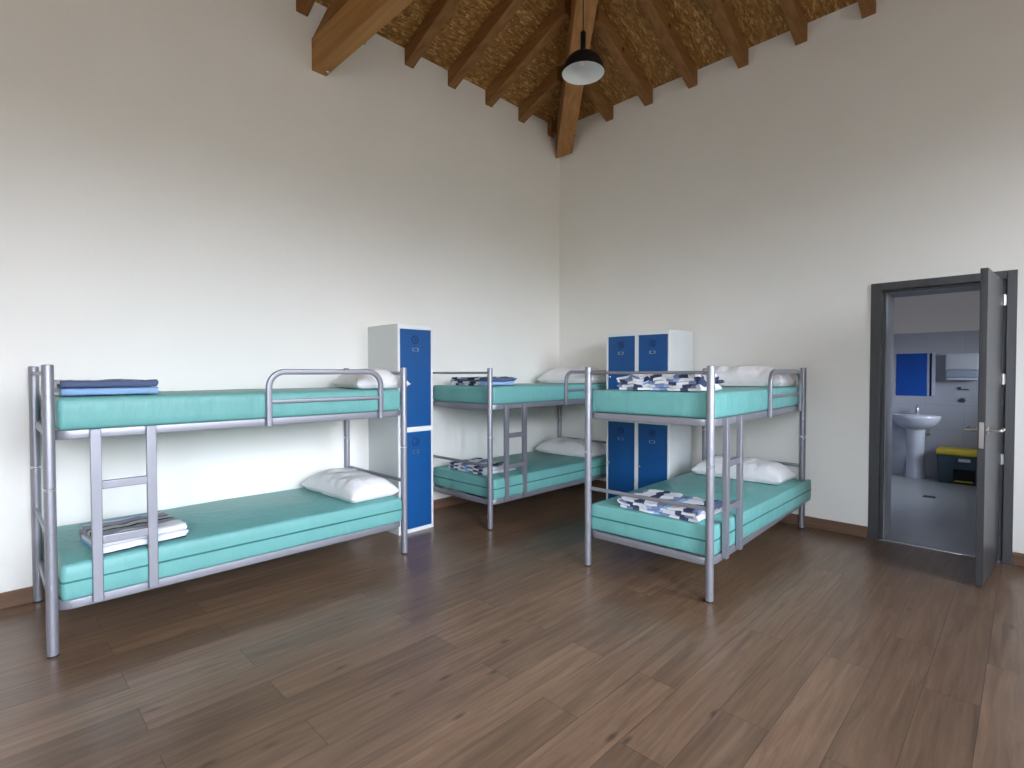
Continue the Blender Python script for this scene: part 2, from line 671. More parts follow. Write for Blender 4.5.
DY0, DY1, DZ = 0.140, 0.884, 2.095       # door opening
struct('wall_left', box(XB - WT, U + WR, V, V + WT, 0, EZ + 0.02), M['wall'], smooth=0)
bm = wall_with_holes('y', YF - WT, V, EZ + 0.02, U, U + WR, [(DY0 - 0.02, DY1 + 0.02, -1, DZ + 0.02)])
struct('wall_right', bm, M['wall'], smooth=0)
struct('wall_front', wall_with_holes('x', XB, U, EZ + 0.02, YF - WT, YF, WIN), M['wall'], smooth=0)
struct('wall_back', wall_with_holes('y', YF - WT, V, EZ + 0.02, XB - WT, XB, [WIN_FILL]), M['wall'], smooth=0)

# hipped roof deck (underside is OSB)
bm = bmesh.new()
hs = (V - YF) / 2
rz = EZ + SL * hs
ov = 0.0
low = [Vector((XB, YF, EZ)), Vector((U, YF, EZ)), Vector((U, V, EZ)), Vector((XB, V, EZ))]
rg = [Vector((XB + hs, YF + hs, rz)), Vector((U - hs, YF + hs, rz))]
T = Vector((0, 0, 0.05))
lv = [bm.verts.new(p) for p in low]
rv = [bm.verts.new(p) for p in rg]
lt = [bm.verts.new(p + T) for p in low]
rt = [bm.verts.new(p + T) for p in rg]
for a, b_, sgn in ((lv, rv, 1), (lt, rt, -1)):
    bm.faces.new((a[0], a[1], b_[1], b_[0]))
    bm.faces.new((a[1], a[2], b_[1]))
    bm.faces.new((a[2], a[3], b_[0], b_[1]))
    bm.faces.new((a[3], a[0], b_[0]))
for k in range(4):
    bm.faces.new((lv[k], lv[(k + 1) % 4], lt[(k + 1) % 4], lt[k]))
struct('ceiling', bm, M['osb'], smooth=0)

# skirting boards
BB, BT = 0.096, 0.014
struct('baseboard_left', box(XB, U, V - BT, V, 0, BB, bev=0.003), M['baseboard'])
bm = bmesh.new()
add_box(bm, U - BT, U, 0.962, V - BT, 0, BB, bev=0.003)
add_box(bm, U - BT, U, YF, 0.066, 0, BB, bev=0.003)
struct('baseboard_right', bm, M['baseboard_y'])
struct('baseboard_front', box(XB, U, YF, YF + BT, 0, BB, bev=0.003), M['baseboard'])
struct('baseboard_back', box(XB, XB + BT, YF, V, 0, BB, bev=0.003), M['baseboard_y'])

# windows behind the camera
def window(k, x0, x1, z0, z1, p, axis):
    """p: the inner wall plane; frame set back in the opening, three panes"""
    def bx(bm, a0, a1, d0, d1, c0, c1, bev=0.0):
        if axis == 'y':
            add_box(bm, a0, a1, p + d0, p + d1, c0, c1, bev=bev)
        else:
            add_box(bm, p + d0, p + d1, a0, a1, c0, c1, bev=bev)
    bm = bmesh.new()
    bx(bm, x0 - 0.03, x1 + 0.03, -0.01, 0.05, z0 - 0.035, z0 - 0.001, 0.006)
    w = struct('window_%d' % k, bm, M['alu'])
    bm = bmesh.new()
    fw = 0.06
    bx(bm, x0, x1, -0.10, -0.04, z0, z0 + fw, 0.004)
    bx(bm, x0, x1, -0.10, -0.04, z1 - fw, z1, 0.004)
    n = 3
    for j in range(n + 1):
        xc = x0 + fw / 2 + (x1 - x0 - fw) * j / n
        bx(bm, xc - fw / 2, xc + fw / 2, -0.10, -0.04, z0 + fw, z1 - fw, 0.004)
    obj('window_frame', bm, M['alu'], w)
    for j in range(n):
        bm = bmesh.new()
        bx(bm, x0 + fw + (x1 - x0 - fw) * j / n, x0 + (x1 - x0 - fw) * (j + 1) / n, -0.074, -0.068, z0 + fw, z1 - fw)
        obj('window_pane', bm, M['glass'], w, smooth=0)


for k, wn in enumerate(WIN):
    window(k + 1, *wn, YF, 'y')
window(5, *WIN_FILL, XB, 'x')  # added out-of-view window, fill light for the right wall

# ------------------------------------------------------------------ door frame and door
bm = bmesh.new()
CW = 0.075
xo = U - 0.014
for xa, xb in ((xo, U + 0.004),):
    add_box(bm, xa, xb, DY1, DY1 + CW, 0, DZ + CW - 0.015, bev=0.003)
    add_box(bm, xa, xb, DY0 - CW + 0.004, DY0 - 0.016, 0, DZ + CW - 0.015, bev=0.003)
    add_box(bm, xa, xb, DY0 - 0.016, DY1, DZ - 0.001, DZ + CW - 0.015, bev=0.003)
door_trim = struct('trim_1', bm, M['door'])
bm = bmesh.new()
add_box(bm, U + 0.002, U + 0.085, DY1 - 0.001, DY1 + 0.019, 0, DZ + 0.019)
add_box(bm, U + 0.045, U + 0.085, DY0 - 0.019, DY0 + 0.001, 0, DZ + 0.019)
add_box(bm, U + 0.002, U + 0.085, DY0, DY1, DZ, DZ + 0.019)
obj('jamb', bm, M['door'], door_trim)
bm = bmesh.new()                      # stop bead behind the leaf
add_box(bm, U + 0.045, U + 0.085, DY1 - 0.018, DY1 - 0.001, 0, DZ)
add_box(bm, U + 0.045, U + 0.085, DY0 + 0.001, DY0 + 0.018, 0, DZ)
add_box(bm, U + 0.045, U + 0.085, DY0 + 0.018, DY1 - 0.018, DZ - 0.017, DZ)
obj('door_stop', bm, M['door'], door_trim)
struct('trim_2', box(U - 0.004, U + 0.03, DY0, DY1, 0, 0.006, bev=0.002), M['metal_bright'])   # threshold strip

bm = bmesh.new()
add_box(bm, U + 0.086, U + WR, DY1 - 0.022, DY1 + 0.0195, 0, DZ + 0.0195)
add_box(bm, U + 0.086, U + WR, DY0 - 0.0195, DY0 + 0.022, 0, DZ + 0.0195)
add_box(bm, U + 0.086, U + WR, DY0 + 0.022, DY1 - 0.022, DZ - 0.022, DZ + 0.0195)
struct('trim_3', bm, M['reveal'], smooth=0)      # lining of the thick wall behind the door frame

ang = math.atan2(0.050, -0.687)
LW, LT = 0.712, 0.040
bm = box(0, LW, -LT, 0, 0.012, 2.085, bev=0.003)
door = struct('door_1', bm, M['door'], loc=(5.268, 0.144, 0), rot=(0, 0, ang))
# local -y is the +Y side of the room (face hidden from the camera)
HX, HZ = LW - 0.055, 1.030
obj('lock_faceplate', box(LW - 0.001, LW + 0.003, -0.032, -0.008, 0.915, 1.085, bev=0.001), M['chrome'], door)
for s in (1, -1):
    y0 = 0.0 if s > 0 else -LT
    bm = bmesh.new()
    add_lathe(bm, [(0.026, 0), (0.026, 0.006), (0.022, 0.009), (0.010, 0.010), (0.010, 0.062)], 20, axis='y', at=(HX, y0, HZ)) if s < 0 else None
    if s > 0:
        add_lathe(bm, [(0.026, 0), (0.026, -0.006), (0.022, -0.009), (0.010, -0.010), (0.010, -0.062)], 20, axis='y', at=(HX, y0, HZ))
    yl = y0 + s * 0.068
    add_sweep(bm, fillet([(HX, y0 + s * 0.03, HZ), (HX, yl, HZ), (HX - 0.13, yl, HZ + 0.002)], 0.014, 6), circle(0.0095, 12), up=(0, 0, 1))
    obj('door_handle', bm, M['chrome'], door, smooth=35)
for z in (1.94, 1.36, 0.77):
    bm = lathe([(0.0075, -0.04), (0.0075, 0.04)], 12, at=(-0.004, 0.006, z))
    add_box(bm, -0.004, 0.0, 0.0, 0.02, z - 0.036, z + 0.036)
    obj('hinge', bm, M['chrome'], door, smooth=35)

# ------------------------------------------------------------------ bathroom behind the door
struct('floor_bathroom', box(U, BX1, BY0, BY1, -0.15, 0.0), M['bath_floor'], smooth=0)
struct('ceiling_bathroom', box(BX0, BX1, BY0, BY1, BH, BH + 0.1), M['wall'], smooth=0)
struct('wall_bathroom_far', box(BX1, BX1 + WT, BY0 - WT, BY1 + WT, 0, BH + 0.1), M['bath_wall'], smooth=0)
struct('wall_bathroom_left', box(BX0, BX1, BY1, BY1 + WT, 0, BH + 0.1), M['bath_wall'], smooth=0)
struct('wall_bathroom_right', wall_with_holes('x', BX0, BX1, BH + 0.1, BY0 - WT, BY0, [BWIN]), M['bath_wall'], smooth=0)
w = struct('window_4', box(BWIN[0], BWIN[1], BY0 - 0.01, BY0 + 0.03, BWIN[2] - 0.03, BWIN[2] - 0.001, bev=0.004), M['alu'])
bm = bmesh.new()
for a, b_, c, d in ((BWIN[0], BWIN[1], BWIN[2], BWIN[2] + 0.05), (BWIN[0], BWIN[1], BWIN[3] - 0.05, BWIN[3]),
                    (BWIN[0], BWIN[0] + 0.05, BWIN[2] + 0.05, BWIN[3] - 0.05), (BWIN[1] - 0.05, BWIN[1], BWIN[2] + 0.05, BWIN[3] - 0.05)):
    add_box(bm, a, b_, BY0 - 0.1, BY0 - 0.05, c, d, bev=0.004)
obj('window_frame', bm, M['alu'], w)
obj('window_pane', box(BWIN[0] + 0.05, BWIN[1] - 0.05, BY0 - 0.078, BY0 - 0.072, BWIN[2] + 0.05, BWIN[3] - 0.05), M['glass'], w, smooth=0)

# wash basin on a pedestal
sink = thing('pedestal_sink', 'white pedestal washbasin below the mirror in the bathroom', 'sink', (BX1, 1.075, 0))
bm = bmesh.new()
ns = 36
outer, inner = [], []
prof = [(0.10, 0.655), (0.17, 0.68), (0.23, 0.73), (0.262, 0.79), (0.268, 0.832), (0.260, 0.842), (0.235, 0.842), (0.215, 0.82), (0.17, 0.74), (0.08, 0.70)]
rings = []
for r, z in prof:
    ring = []
    for k in range(ns):
        a = 2 * PI * k / ns
        x = -0.225 + r * 0.86 * math.cos(a)
        ring.append(bm.verts.new((min(x, -0.002), r * math.sin(a), z)))
    rings.append(ring)
for A, B in zip(rings, rings[1:]):
    for k in range(ns):
        bm.faces.new((A[k], A[(k + 1) % ns], B[(k + 1) % ns], B[k]))
bm.faces.new(rings[0][::-1])
bm.faces.new(rings[-1])
add_box(bm, -0.13, -0.002, -0.20, 0.20, 0.78, 0.842, bev=0.012)
obj('basin', bm, M['ceramic'], sink, smooth=50)
obj('pedestal', lathe([(0.115, 0), (0.115, 0.03), (0.104, 0.06), (0.098, 0.35), (0.102, 0.60), (0.112, 0.68)], 28, at=(-0.20, 0, 0), sx=0.95), M['ceramic'], sink, smooth=50)
bm = lathe([(0.022, 0.842), (0.022, 0.90), (0.018, 0.93), (0.006, 0.935)], 16, at=(-0.085, 0.0, 0))
add_sweep(bm, [(-0.09, 0, 0.895), (-0.20, 0, 0.915)], circle(0.011, 10), up=(0, 1, 0))
add_sweep(bm, [(-0.085, 0, 0.93), (-0.12, 0.0, 0.965)], circle(0.007, 8), up=(0, 1, 0))
obj('faucet', bm, M['chrome'], sink, smooth=40)
bm = tube(fillet([(-0.12, -0.13, 0.69), (-0.12, -0.13, 0.58), (-0.003, -0.13, 0.58)], 0.03, 6), 0.014, 10, up=(0, 1, 0))
obj('drain_pipe', bm, M['chrome'], sink, smooth=40)

mir = tag(struct('mirror', box(BX1 - 0.006, BX1 - 0.0005, 0.895, 1.325, 1.09, 1.67), M['mirror'], smooth=0), 'frameless wall mirror reflecting blue above the washbasin', 'mirror')
del mir['kind']

# blue toilet cubicle seen in the mirror, against the near bathroom wall
cub = thing('toilet_cubicle', 'blue toilet cubicle front seen as a reflection in the bathroom mirror', 'cubicle', (BX0, 0, 0))
obj('panel', box(0.50, 0.53, 1.29, 2.68, 0.12, 2.0, bev=0.004), M['cubicle'], cub)
obj('side_panel', box(0.012, 0.50, 1.30, 1.33, 0.12, 2.0, bev=0.004), M['cubicle'], cub)
obj('post', box(0.50, 0.53, 1.262, 1.288, 0.0, 2.03, bev=0.004), M['disp'], cub)
obj('stop_post', box(0.50, 0.53, 1.225, 1.25, 0.0, 2.03, bev=0.004), M['black'], cub)
obj('foot', lathe([(0.02, 0), (0.02, 0.12)], 12, at=(0.515, 2.2, 0)), M['chrome'], cub)

disp = thing('paper_dispenser', 'white paper towel dispenser on the bathroom wall beside the mirror', 'dispenser', (BX1, 0.62, 1.31))
bm = bmesh.new()
add_box(bm, -0.135, -0.001, -0.165, 0.165, 0.13, 0.345, bev=0.02, seg=3)
obj('cover', bm, M['disp'], disp)
bm = bmesh.new()
add_box(bm, -0.125, -0.001, -0.160, 0.160, 0.03, 0.13, bev=0.015, seg=3)
obj('window_panel', bm, M['disp_grey'], disp)
obj('tray', box(-0.12, -0.001, -0.15, 0.15, 0.0, 0.03, bev=0.008), M['disp'], disp)

stk = thing('wall_sticker', 'small pale sticker with dark marks under the paper dispenser', 'sticker', (BX1, 0.61, 1.09))
obj('sheet', box(-0.002, -0.0004, -0.07, 0.07, 0.0, 0.07), M['paper'], stk, smooth=0)
bm = bmesh.new()
add_box(bm, -0.012, -0.002, -0.055, 0.06, 0.09, 0.105, bev=0.004)
add_box(bm, -0.012, -0.0005, 0.02, 0.055, 0.10, 0.13, bev=0.004)
obj('hook', bm, M['slate'], stk)
obj('knob', lathe([(0.03, -0.0005), (0.03, -0.012), (0.024, -0.016)], 20, axis='x', at=(0, 0.005, -0.045)), M['slate'], stk)

bx = thing('storage_bin', 'dark slate storage box with yellow lid on the bathroom floor', 'box', (8.60, 0.565, 0))
bm = bmesh.new()
vb = [(0.02, -0.24, 0), (0.36, -0.24, 0), (0.36, 0.24, 0), (0.02, 0.24, 0)]
vt = [(0.0, -0.265, 0.36), (0.38, -0.265, 0.36), (0.38, 0.265, 0.36), (0.0, 0.265, 0.36)]
A = [bm.verts.new(p) for p in vb]
B = [bm.verts.new(p) for p in vt]
bm.faces.new(A[::-1])
bm.faces.new(B)
for k in range(4):
    bm.faces.new((A[k], A[(k + 1) % 4], B[(k + 1) % 4], B[k]))
bmesh.ops.bevel(bm, geom=list(bm.edges), offset=0.012, segments=2, profile=0.5, affect='EDGES')
obj('body', bm, M['slate'], bx)
obj('lid', box(-0.015, 0.39, -0.275, 0.275, 0.36, 0.425, bev=0.018, seg=3), M['yellow'], bx)
obj('latch', box(-0.014, 0.012, -0.06, 0.055, 0.285, 0.325, bev=0.008), M['disp'], bx)
obj('front_recess', box(0.001, 0.03, -0.10, 0.10, 0.035, 0.19, bev=0.006), M['black'], bx)
obj('pedal', box(-0.012, 0.03, -0.09, 0.09, 0.03, 0.05, bev=0.005), M['yellow'], bx)

dr = thing('floor_drain', 'small dark drain grate in the bathroom floor', 'drain', (7.52, 0.785, 0))
obj('grate', box(-0.055, 0.055, -0.055, 0.055, 0.0, 0.004, bev=0.001), M['slate'], dr)
bm = bmesh.new()
for k in range(5):
    add_box(bm, -0.045, 0.045, -0.04 + 0.02 * k - 0.004, -0.04 + 0.02 * k + 0.004, 0.004, 0.0055)
obj('slots', bm, M['black'], dr)

# ------------------------------------------------------------------ roof timbers
RZ = 4.403          # underside of the rafters at the wall
ORD = ['first', 'second', 'third', 'fourth', 'fifth', 'sixth', 'seventh', 'eighth', 'ninth', 'tenth', 'eleventh', 'twelfth']
HSH = 0.050         # hip beam is set a little towards the right wall
HW = 0.098


def rafter(run, w, m, axis):
    """starts at the wall (origin at the wall, z = 0 at the underside) and climbs inwards along local -y"""
    bm = bmesh.new()
    top = EZ - RZ - 0.002
    pts = [(0, 0), (run, SL * run), (run, SL * run + top), (0, top)]
    rings = []
    for s in (-w / 2, w / 2):
        rings.append([bm.verts.new(((s, -d, z) if axis == 'y' else (-d, s, z))) for d, z in pts])
    A, B = rings
    bm.faces.new(A)
    bm.faces.new(B[::-1])
    for k in range(4):
        bm.faces.new((A[k], A[(k + 1) % 4], B[(k + 1) % 4], B[k]))
    bmesh.ops.bevel(bm, geom=list(bm.edges), offset=0.003, segments=1, profile=0.5, affect='EDGES')
    return obj('rafter', bm, m)


c0 = U - V           # X - Y on the roof's hip line
hipc = c0 + HSH * math.sqrt(2)
for k in range(11):
    x = 5.10 - 0.53 * k
    run = min((V - (x + 0.05 - hipc)) - HW * 1.42 - 0.0, hs - 0.06)
    if x < XB + hs + 0.1:
        run = min(run, x - XB - 0.1)
    if run < 0.06:
        continue
    o = rafter(run, 0.10, M['rafter'], 'y')
    o.location = (x, V - 0.001, RZ)
    tag(o, 'brown roof rafter above the left wall, %s from the corner hip beam' % ORD[k], 'rafter', 'rafters resting on the left wall')
for k in range(10):
    y = 4.103 - 0.517 * k
    run = min((U - (y + 0.05 + hipc)) - HW * 1.42, hs - 0.06)
    if y < YF + hs:
        run = min(run, y - YF - 0.1)
    if run < 0.06:
        continue
    o = rafter(run, 0.10, M['rafter_x'], 'x')
    o.location = (U - 0.001, y, RZ)
    tag(o, 'brown roof rafter above the right wall, %s from the corner hip beam' % ORD[k], 'rafter', 'rafters resting on the right wall')

# hip beam from the corner: local x runs inwards along the diagonal
bm = bmesh.new()
s_d = SL / math.sqrt(2)
HB = 4.140
Lh = hs * math.sqrt(2) - 0.1
rings = []
for s in (-HW, HW):
    # both sides start where they leave their wall
    d0 = 0.02 + (abs(s - HSH) if s > 0 else abs(s - HSH))
    d0 = max(0.0, abs(s + HSH)) + 0.003
    z0 = HB + s_d * d0
    zt = EZ - s_d * (HW + HSH) - 0.004
    rings.append([bm.verts.new((d, s, z)) for d, z in ((d0, z0), (Lh, HB + s_d * Lh), (Lh, zt + s_d * Lh), (d0, zt + s_d * d0))])
A, B = rings
bm.faces.new(A)
bm.faces.new(B[::-1])
for k in range(4):
    bm.faces.new((A[k], A[(k + 1) % 4], B[(k + 1) % 4], B[k]))
bmesh.ops.bevel(bm, geom=list(bm.edges), offset=0.006, segments=2, profile=0.5, affect='EDGES')
# local +y is world (1,-1)/sqrt2 when the beam is turned to run along (-1,-1)
hip = obj('hip_beam', bm, M['beam'])
hip.location = (U + HSH / math.sqrt(2), V - HSH / math.sqrt(2), 0)
hip.rotation_euler = (0, 0, PI + PI / 4)
tag(hip, 'thick diagonal hip beam rising out of the room corner behind the pendant lamp', 'beam')

# tie beam across the room with the strut that rises from it
tie = thing('tie_beam', 'heavy level tie beam coming out of the left wall, left of the corner', 'beam', (2.065, V, 3.972))
bm = box(-0.065, 0.065, -(V - YF) + 0.002, -0.001, 0, 0.272, bev=0.006)
obj('lower_chord', bm, M['tie'], tie)
bm = bmesh.new()
pts = [(0.002, 0.274), (0.28, 0.274), (2.9, 0.274 + SL * 2.62), (2.9, 0.274 + SL * 2.9), (0.002, 0.274 + 0.004)]
rings = []
for s in (-0.055, 0.055):
    rings.append([bm.verts.new((s, -d, z)) for d, z in pts])
A, B = rings
bm.faces.new(A)
bm.faces.new(B[::-1])
for k in range(5):
    bm.faces.new((A[k], A[(k + 1) % 5], B[(k + 1) % 5], B[k]))
obj('principal_rafter', bm, M['rafter'], tie)
obj('bolt', lathe([(0.014, 0), (0.014, 0.008), (0.008, 0.012)], 12, at=(0.03, -0.10, -0.012)), M['metal_bright'], tie)

# ------------------------------------------------------------------ pendant lamp
LP = (3.590, 2.705)
lamp = thing('pendant_lamp', 'black dome pendant lamp with white inside hanging below the hip beam', 'lamp', (*LP, 3.927))
R0 = 0.177
pr_o = [(R0 * math.cos(a), 0.175 * math.sin(a)) for a in [PI / 2 * k / 14 for k in range(14)]]
bm = bmesh.new()
add_lathe(bm, pr_o + [(0.03, 0.176)], 40)
for f in [f for f in bm.faces if len(f.verts) > 4 and f.calc_center_median().z < 0.01]:
    bm.faces.remove(f)
obj('lamp_shade', bm, M['black'], lamp, smooth=60)
bm = bmesh.new()
pr_i = [(R0, 0.0)] + [((R0 - 0.004) * math.cos(a), 0.170 * math.sin(a)) for a in [PI / 2 * k / 14 for k in range(14)]] + [(0.004, 0.170)]
add_lathe(bm, pr_i, 40)
for f in [f for f in bm.faces if len(f.verts) > 4]:
    bm.faces.remove(f)
me_i = obj('shade_lining', bm, M['shade_in'], lamp, smooth=60)
me_i.data.flip_normals()
obj('stem', lathe([(0.023, 0.172), (0.023, 0.335), (0.017, 0.347), (0.005, 0.350)], 16), M['black'], lamp)
obj('bulb', lathe([(0.012, 0.17), (0.014, 0.15), (0.024, 0.125), (0.030, 0.10), (0.024, 0.078), (0.010, 0.069)], 20), M['bulb'], lamp, smooth=70)
tcab = (U - LP[0] + V - LP[1]) / math.sqrt(2)
ztop = HB + s_d * tcab - 3.927
obj('cable', lathe([(0.0045, 0.348), (0.0045, ztop - 0.022)], 8), M['black'], lamp, smooth=50)
obj('canopy', lathe([(0.03, ztop - 0.03), (0.03, ztop - 0.008), (0.02, ztop + 0.004)], 16), M['black'], lamp)

# ------------------------------------------------------------------ bunk beds
BL, BW, BHt = 2.068, 0.897, 1.452


def make_bunk():
    t = thing('bunk_bed', 'bunk bed', 'bed', group='silver steel bunk beds')
    for x, y in ((0, 0), (BL, 0), (0, BW), (BL, BW)):
        bm = bmesh.new()
        add_lathe(bm, [(0.0245, 0.01), (0.0245, 0.606), (0.0235, 0.608), (0.0235, 0.610), (0.0245, 0.612), (0.0245, 1.446), (0.0235, 1.450)], 24)
        po = obj('post', bm, M['metal'], t, loc=(x, y, 0))
        obj('joint_ring', lathe([(0.0246, 0.829), (0.0256, 0.831), (0.0256, 0.839), (0.0246, 0.841)], 24), M['metal_bright'], po)
        obj('end_cap', lathe([(0.0235, 1.4465), (0.0235, 1.4505), (0.018, 1.4525)], 24), M['slat'], po)
        obj('foot_cap', lathe([(0.0225, 0.0), (0.0235, 0.011), (0.0225, 0.012)], 24), M['rubber'], po)
    for name, zc in (('upper_bed_frame', 1.100), ('lower_bed_frame', 0.240)):
        path = fillet([(0.012, 0.0, zc), (BL - 0.012, 0.0, zc), (BL - 0.012, BW, zc), (0.012, BW, zc)], 0.085, 8, closed=True)
        fr = obj(name, sweep(path, rrect(0.026, 0.047, 0.005), closed=True), M['metal'], t)
        bm = bmesh.new()
        for k in range(9):
            x = 0.2 + (BL - 0.4) * k / 8
            add_box(bm, x - 0.03, x + 0.03, 0.010, BW - 0.010, zc + 0.004, zc + 0.016)
        obj('slats', bm, M['slat'], fr)
    for x in (0.0, BL):
        obj('end_rail', tube([(x, 0.02, 1.410), (x, BW - 0.02, 1.410)], 0.0105, 18), M['metal'], t)
        obj('end_rail', sweep([(x, 0.02, 0.572), (x, BW - 0.02, 0.572)], rrect(0.016, 0.026, 0.006)), M['metal'], t)
    lad = obj('ladder', box(0.155, 0.200, -0.046, -0.0135, 0.232, 1.124, bev=0.004), M['metal'], t)
    obj('upright', box(0.395, 0.440, -0.046, -0.0135, 0.232, 1.124, bev=0.004), M['metal'], lad)
    for z in (0.832, 0.548):
        obj('rung', box(0.199, 0.396, -0.043, -0.0165, z - 0.021, z + 0.021, bev=0.004), M['metal'], lad)
    path = fillet([(1.045, -0.029, 1.076), (1.045, -0.029, 1.418), (1.848, -0.029, 1.418), (1.848, -0.029, 1.076)], 0.10, 10)
    gr = obj('guard_rail', sweep(path, rrect(0.036, 0.029, 0.009), up=(0, 1, 0)), M['metal'], t)
    obj('guard_bar', sweep([(1.06, -0.029, 1.229), (1.833, -0.029, 1.229)], rrect(0.015, 0.026, 0.006)), M['metal'], gr)
    return t


BEDS = [
    ((0.224, 3.437), 0.00526, 'silver bunk bed along the left wall, left of the blue locker and nearest the camera'),
    ((3.186, 3.428), 0.0, 'silver bunk bed in the corner behind, between the single locker and the locker pair'),
    ((3.118, 1.379), 0.03149, 'silver bunk bed standing out from the right wall, nearest the doorway'),
]
bunk = make_bunk()
bunks = []
for k, (p, r, lab) in enumerate(BEDS):
    o = bunk if k == 0 else copy_tree(bunk)
    o.location = (*p, 0)
    o.rotation_euler = (0, 0, r)
    o['label'] = lab
    bunks.append(o)


def on_bed(k, x, y, z):
    (px, py), r, _ = BEDS[k]
    return (px + x * math.cos(r) - y * math.sin(r), py + x * math.sin(r) + y * math.cos(r), z)


# ------------------------------------------------------------------ mattresses
def offset_poly(P, d):
    n = len(P)
    out = []
    for k in range(n):
        a, b_, c = Vector(P[k - 1]), Vector(P[k]), Vector(P[(k + 1) % n])
        t1, t2 = (b_ - a).normalized(), (c - b_).normalized()
        n1, n2 = Vector((-t1.y, t1.x)), Vector((-t2.y, t2.x))
        m = n1 + n2
        m = m.normalized() if m.length > 1e-6 else n1
        k_ = max(0.4, m.dot(n1))
        out.append(b_ + m * (d / k_))
    return out


def mattress_mesh(out, h, seed):
    """outline counter-clockwise in plan, soft rounded rim top and bottom"""
    fr_ = 0.022 if len(out) == 4 else 0.012
    P = [(p[0], p[1]) for p in fillet([(x, y, 0) for x, y in out], fr_, 5, closed=True)]
    D = []
    for k in range(len(P)):                       # densify the long sides
        a, b_ = Vector(P[k]), Vector(P[(k + 1) % len(P)])
        n = max(1, int((b_ - a).length / 0.07))
        D += [a.lerp(b_, j / n) for j in range(n)]
    bm = bmesh.new()
    r = 0.018 if len(out) == 4 else 0.011
    rings = []
    levels = [(r, 0), (r * 0.3, r * 0.3), (0, r), (-0.003, h * 0.3), (-0.001, h * 0.5), (-0.003, h * 0.7), (0, h - r), (r * 0.3, h - r * 0.3), (r, h)]
    for d, z in levels:
        Q = offset_poly(D, d)
        ring = []
        for q in Q:
            wv = noise.noise(Vector((q.x * 3.1 + seed, q.y * 3.1, z * 6))) * 0.004
            ring.append(bm.verts.new((q.x, q.y + wv, z + (noise.noise(Vector((q.x * 2 + seed, q.y * 2, 5))) * 0.004 if z > h * 0.6 else 0))))
        rings.append(ring)
    for A, B in zip(rings, rings[1:]):
        for j in range(len(A)):
            bm.faces.new((A[j], A[(j + 1) % len(A)], B[(j + 1) % len(A)], B[j]))
    bm.faces.new(rings[0][::-1])
    bm.faces.new(rings[-1])
    return bm, D


MX0, MX1, MY0, MY1 = 0.034, BL - 0.034, -0.012, 0.895
NOTCH = 0.036


def outline(front, end, flap):
    """mattress in plan; post corners are cut out, and flap > 0 carries a soft corner past the right front post"""
    if flap:
        return [(MX0, 0.004), (BL + flap, front), (BL + flap, -0.028), (BL - NOTCH, -0.028), (BL - NOTCH, NOTCH),
                (MX1 + 0.03, NOTCH), (MX1 + 0.03, BW - NOTCH), (BL - NOTCH, BW - NOTCH), (BL - NOTCH, MY1), (MX0, MY1)]
    return [(MX0, front), (end, front), (end, MY1), (MX0, MY1)]


MATS = [
    # bed, z, height, outline, seam, label
    (0, 1.123, 0.162, outline(-0.012, MX1, 0), False, 'teal vinyl mattress on the upper bunk of the left bed, under a slate-edged blanket'),
    (0, 0.263, 0.187, outline(-0.026, MX1, 0), True, 'teal vinyl mattress on the lower bunk of the left bed, beside the wall'),
    (1, 1.123, 0.162, outline(-0.012, MX1, 0), False, 'teal vinyl mattress on the upper bunk of the corner bed'),
    (1, 0.263, 0.187, outline(-0.026, MX1, 0), True, 'teal vinyl mattress on the lower bunk of the corner bed'),
    (2, 1.123, 0.162, outline(-0.012, MX1, 0), False, 'teal vinyl mattress on the upper bunk of the bed nearest the doorway'),
    (2, 0.263, 0.187, outline(-0.064, MX1, 0.034), True, 'teal vinyl mattress on the lower bunk of the bed nearest the doorway'),
]
for k, (b, z, h, out, seam, lab) in enumerate(MATS):
    t = thing('mattress', lab, 'mattress', on_bed(b, 0, 0, z), BEDS[b][1], 'teal vinyl mattresses')
    bm, D = mattress_mesh(out, h, k * 7.3)
    obj('cover', bm, M['vinyl'], t, smooth=50)
    if seam:
        Q = offset_poly(D, -0.0005)
        obj('seam', sweep([(q.x, q.y, h * 0.52) for q in Q], circle(0.0058, 8), closed=True), M['seam'], t, smooth=50)


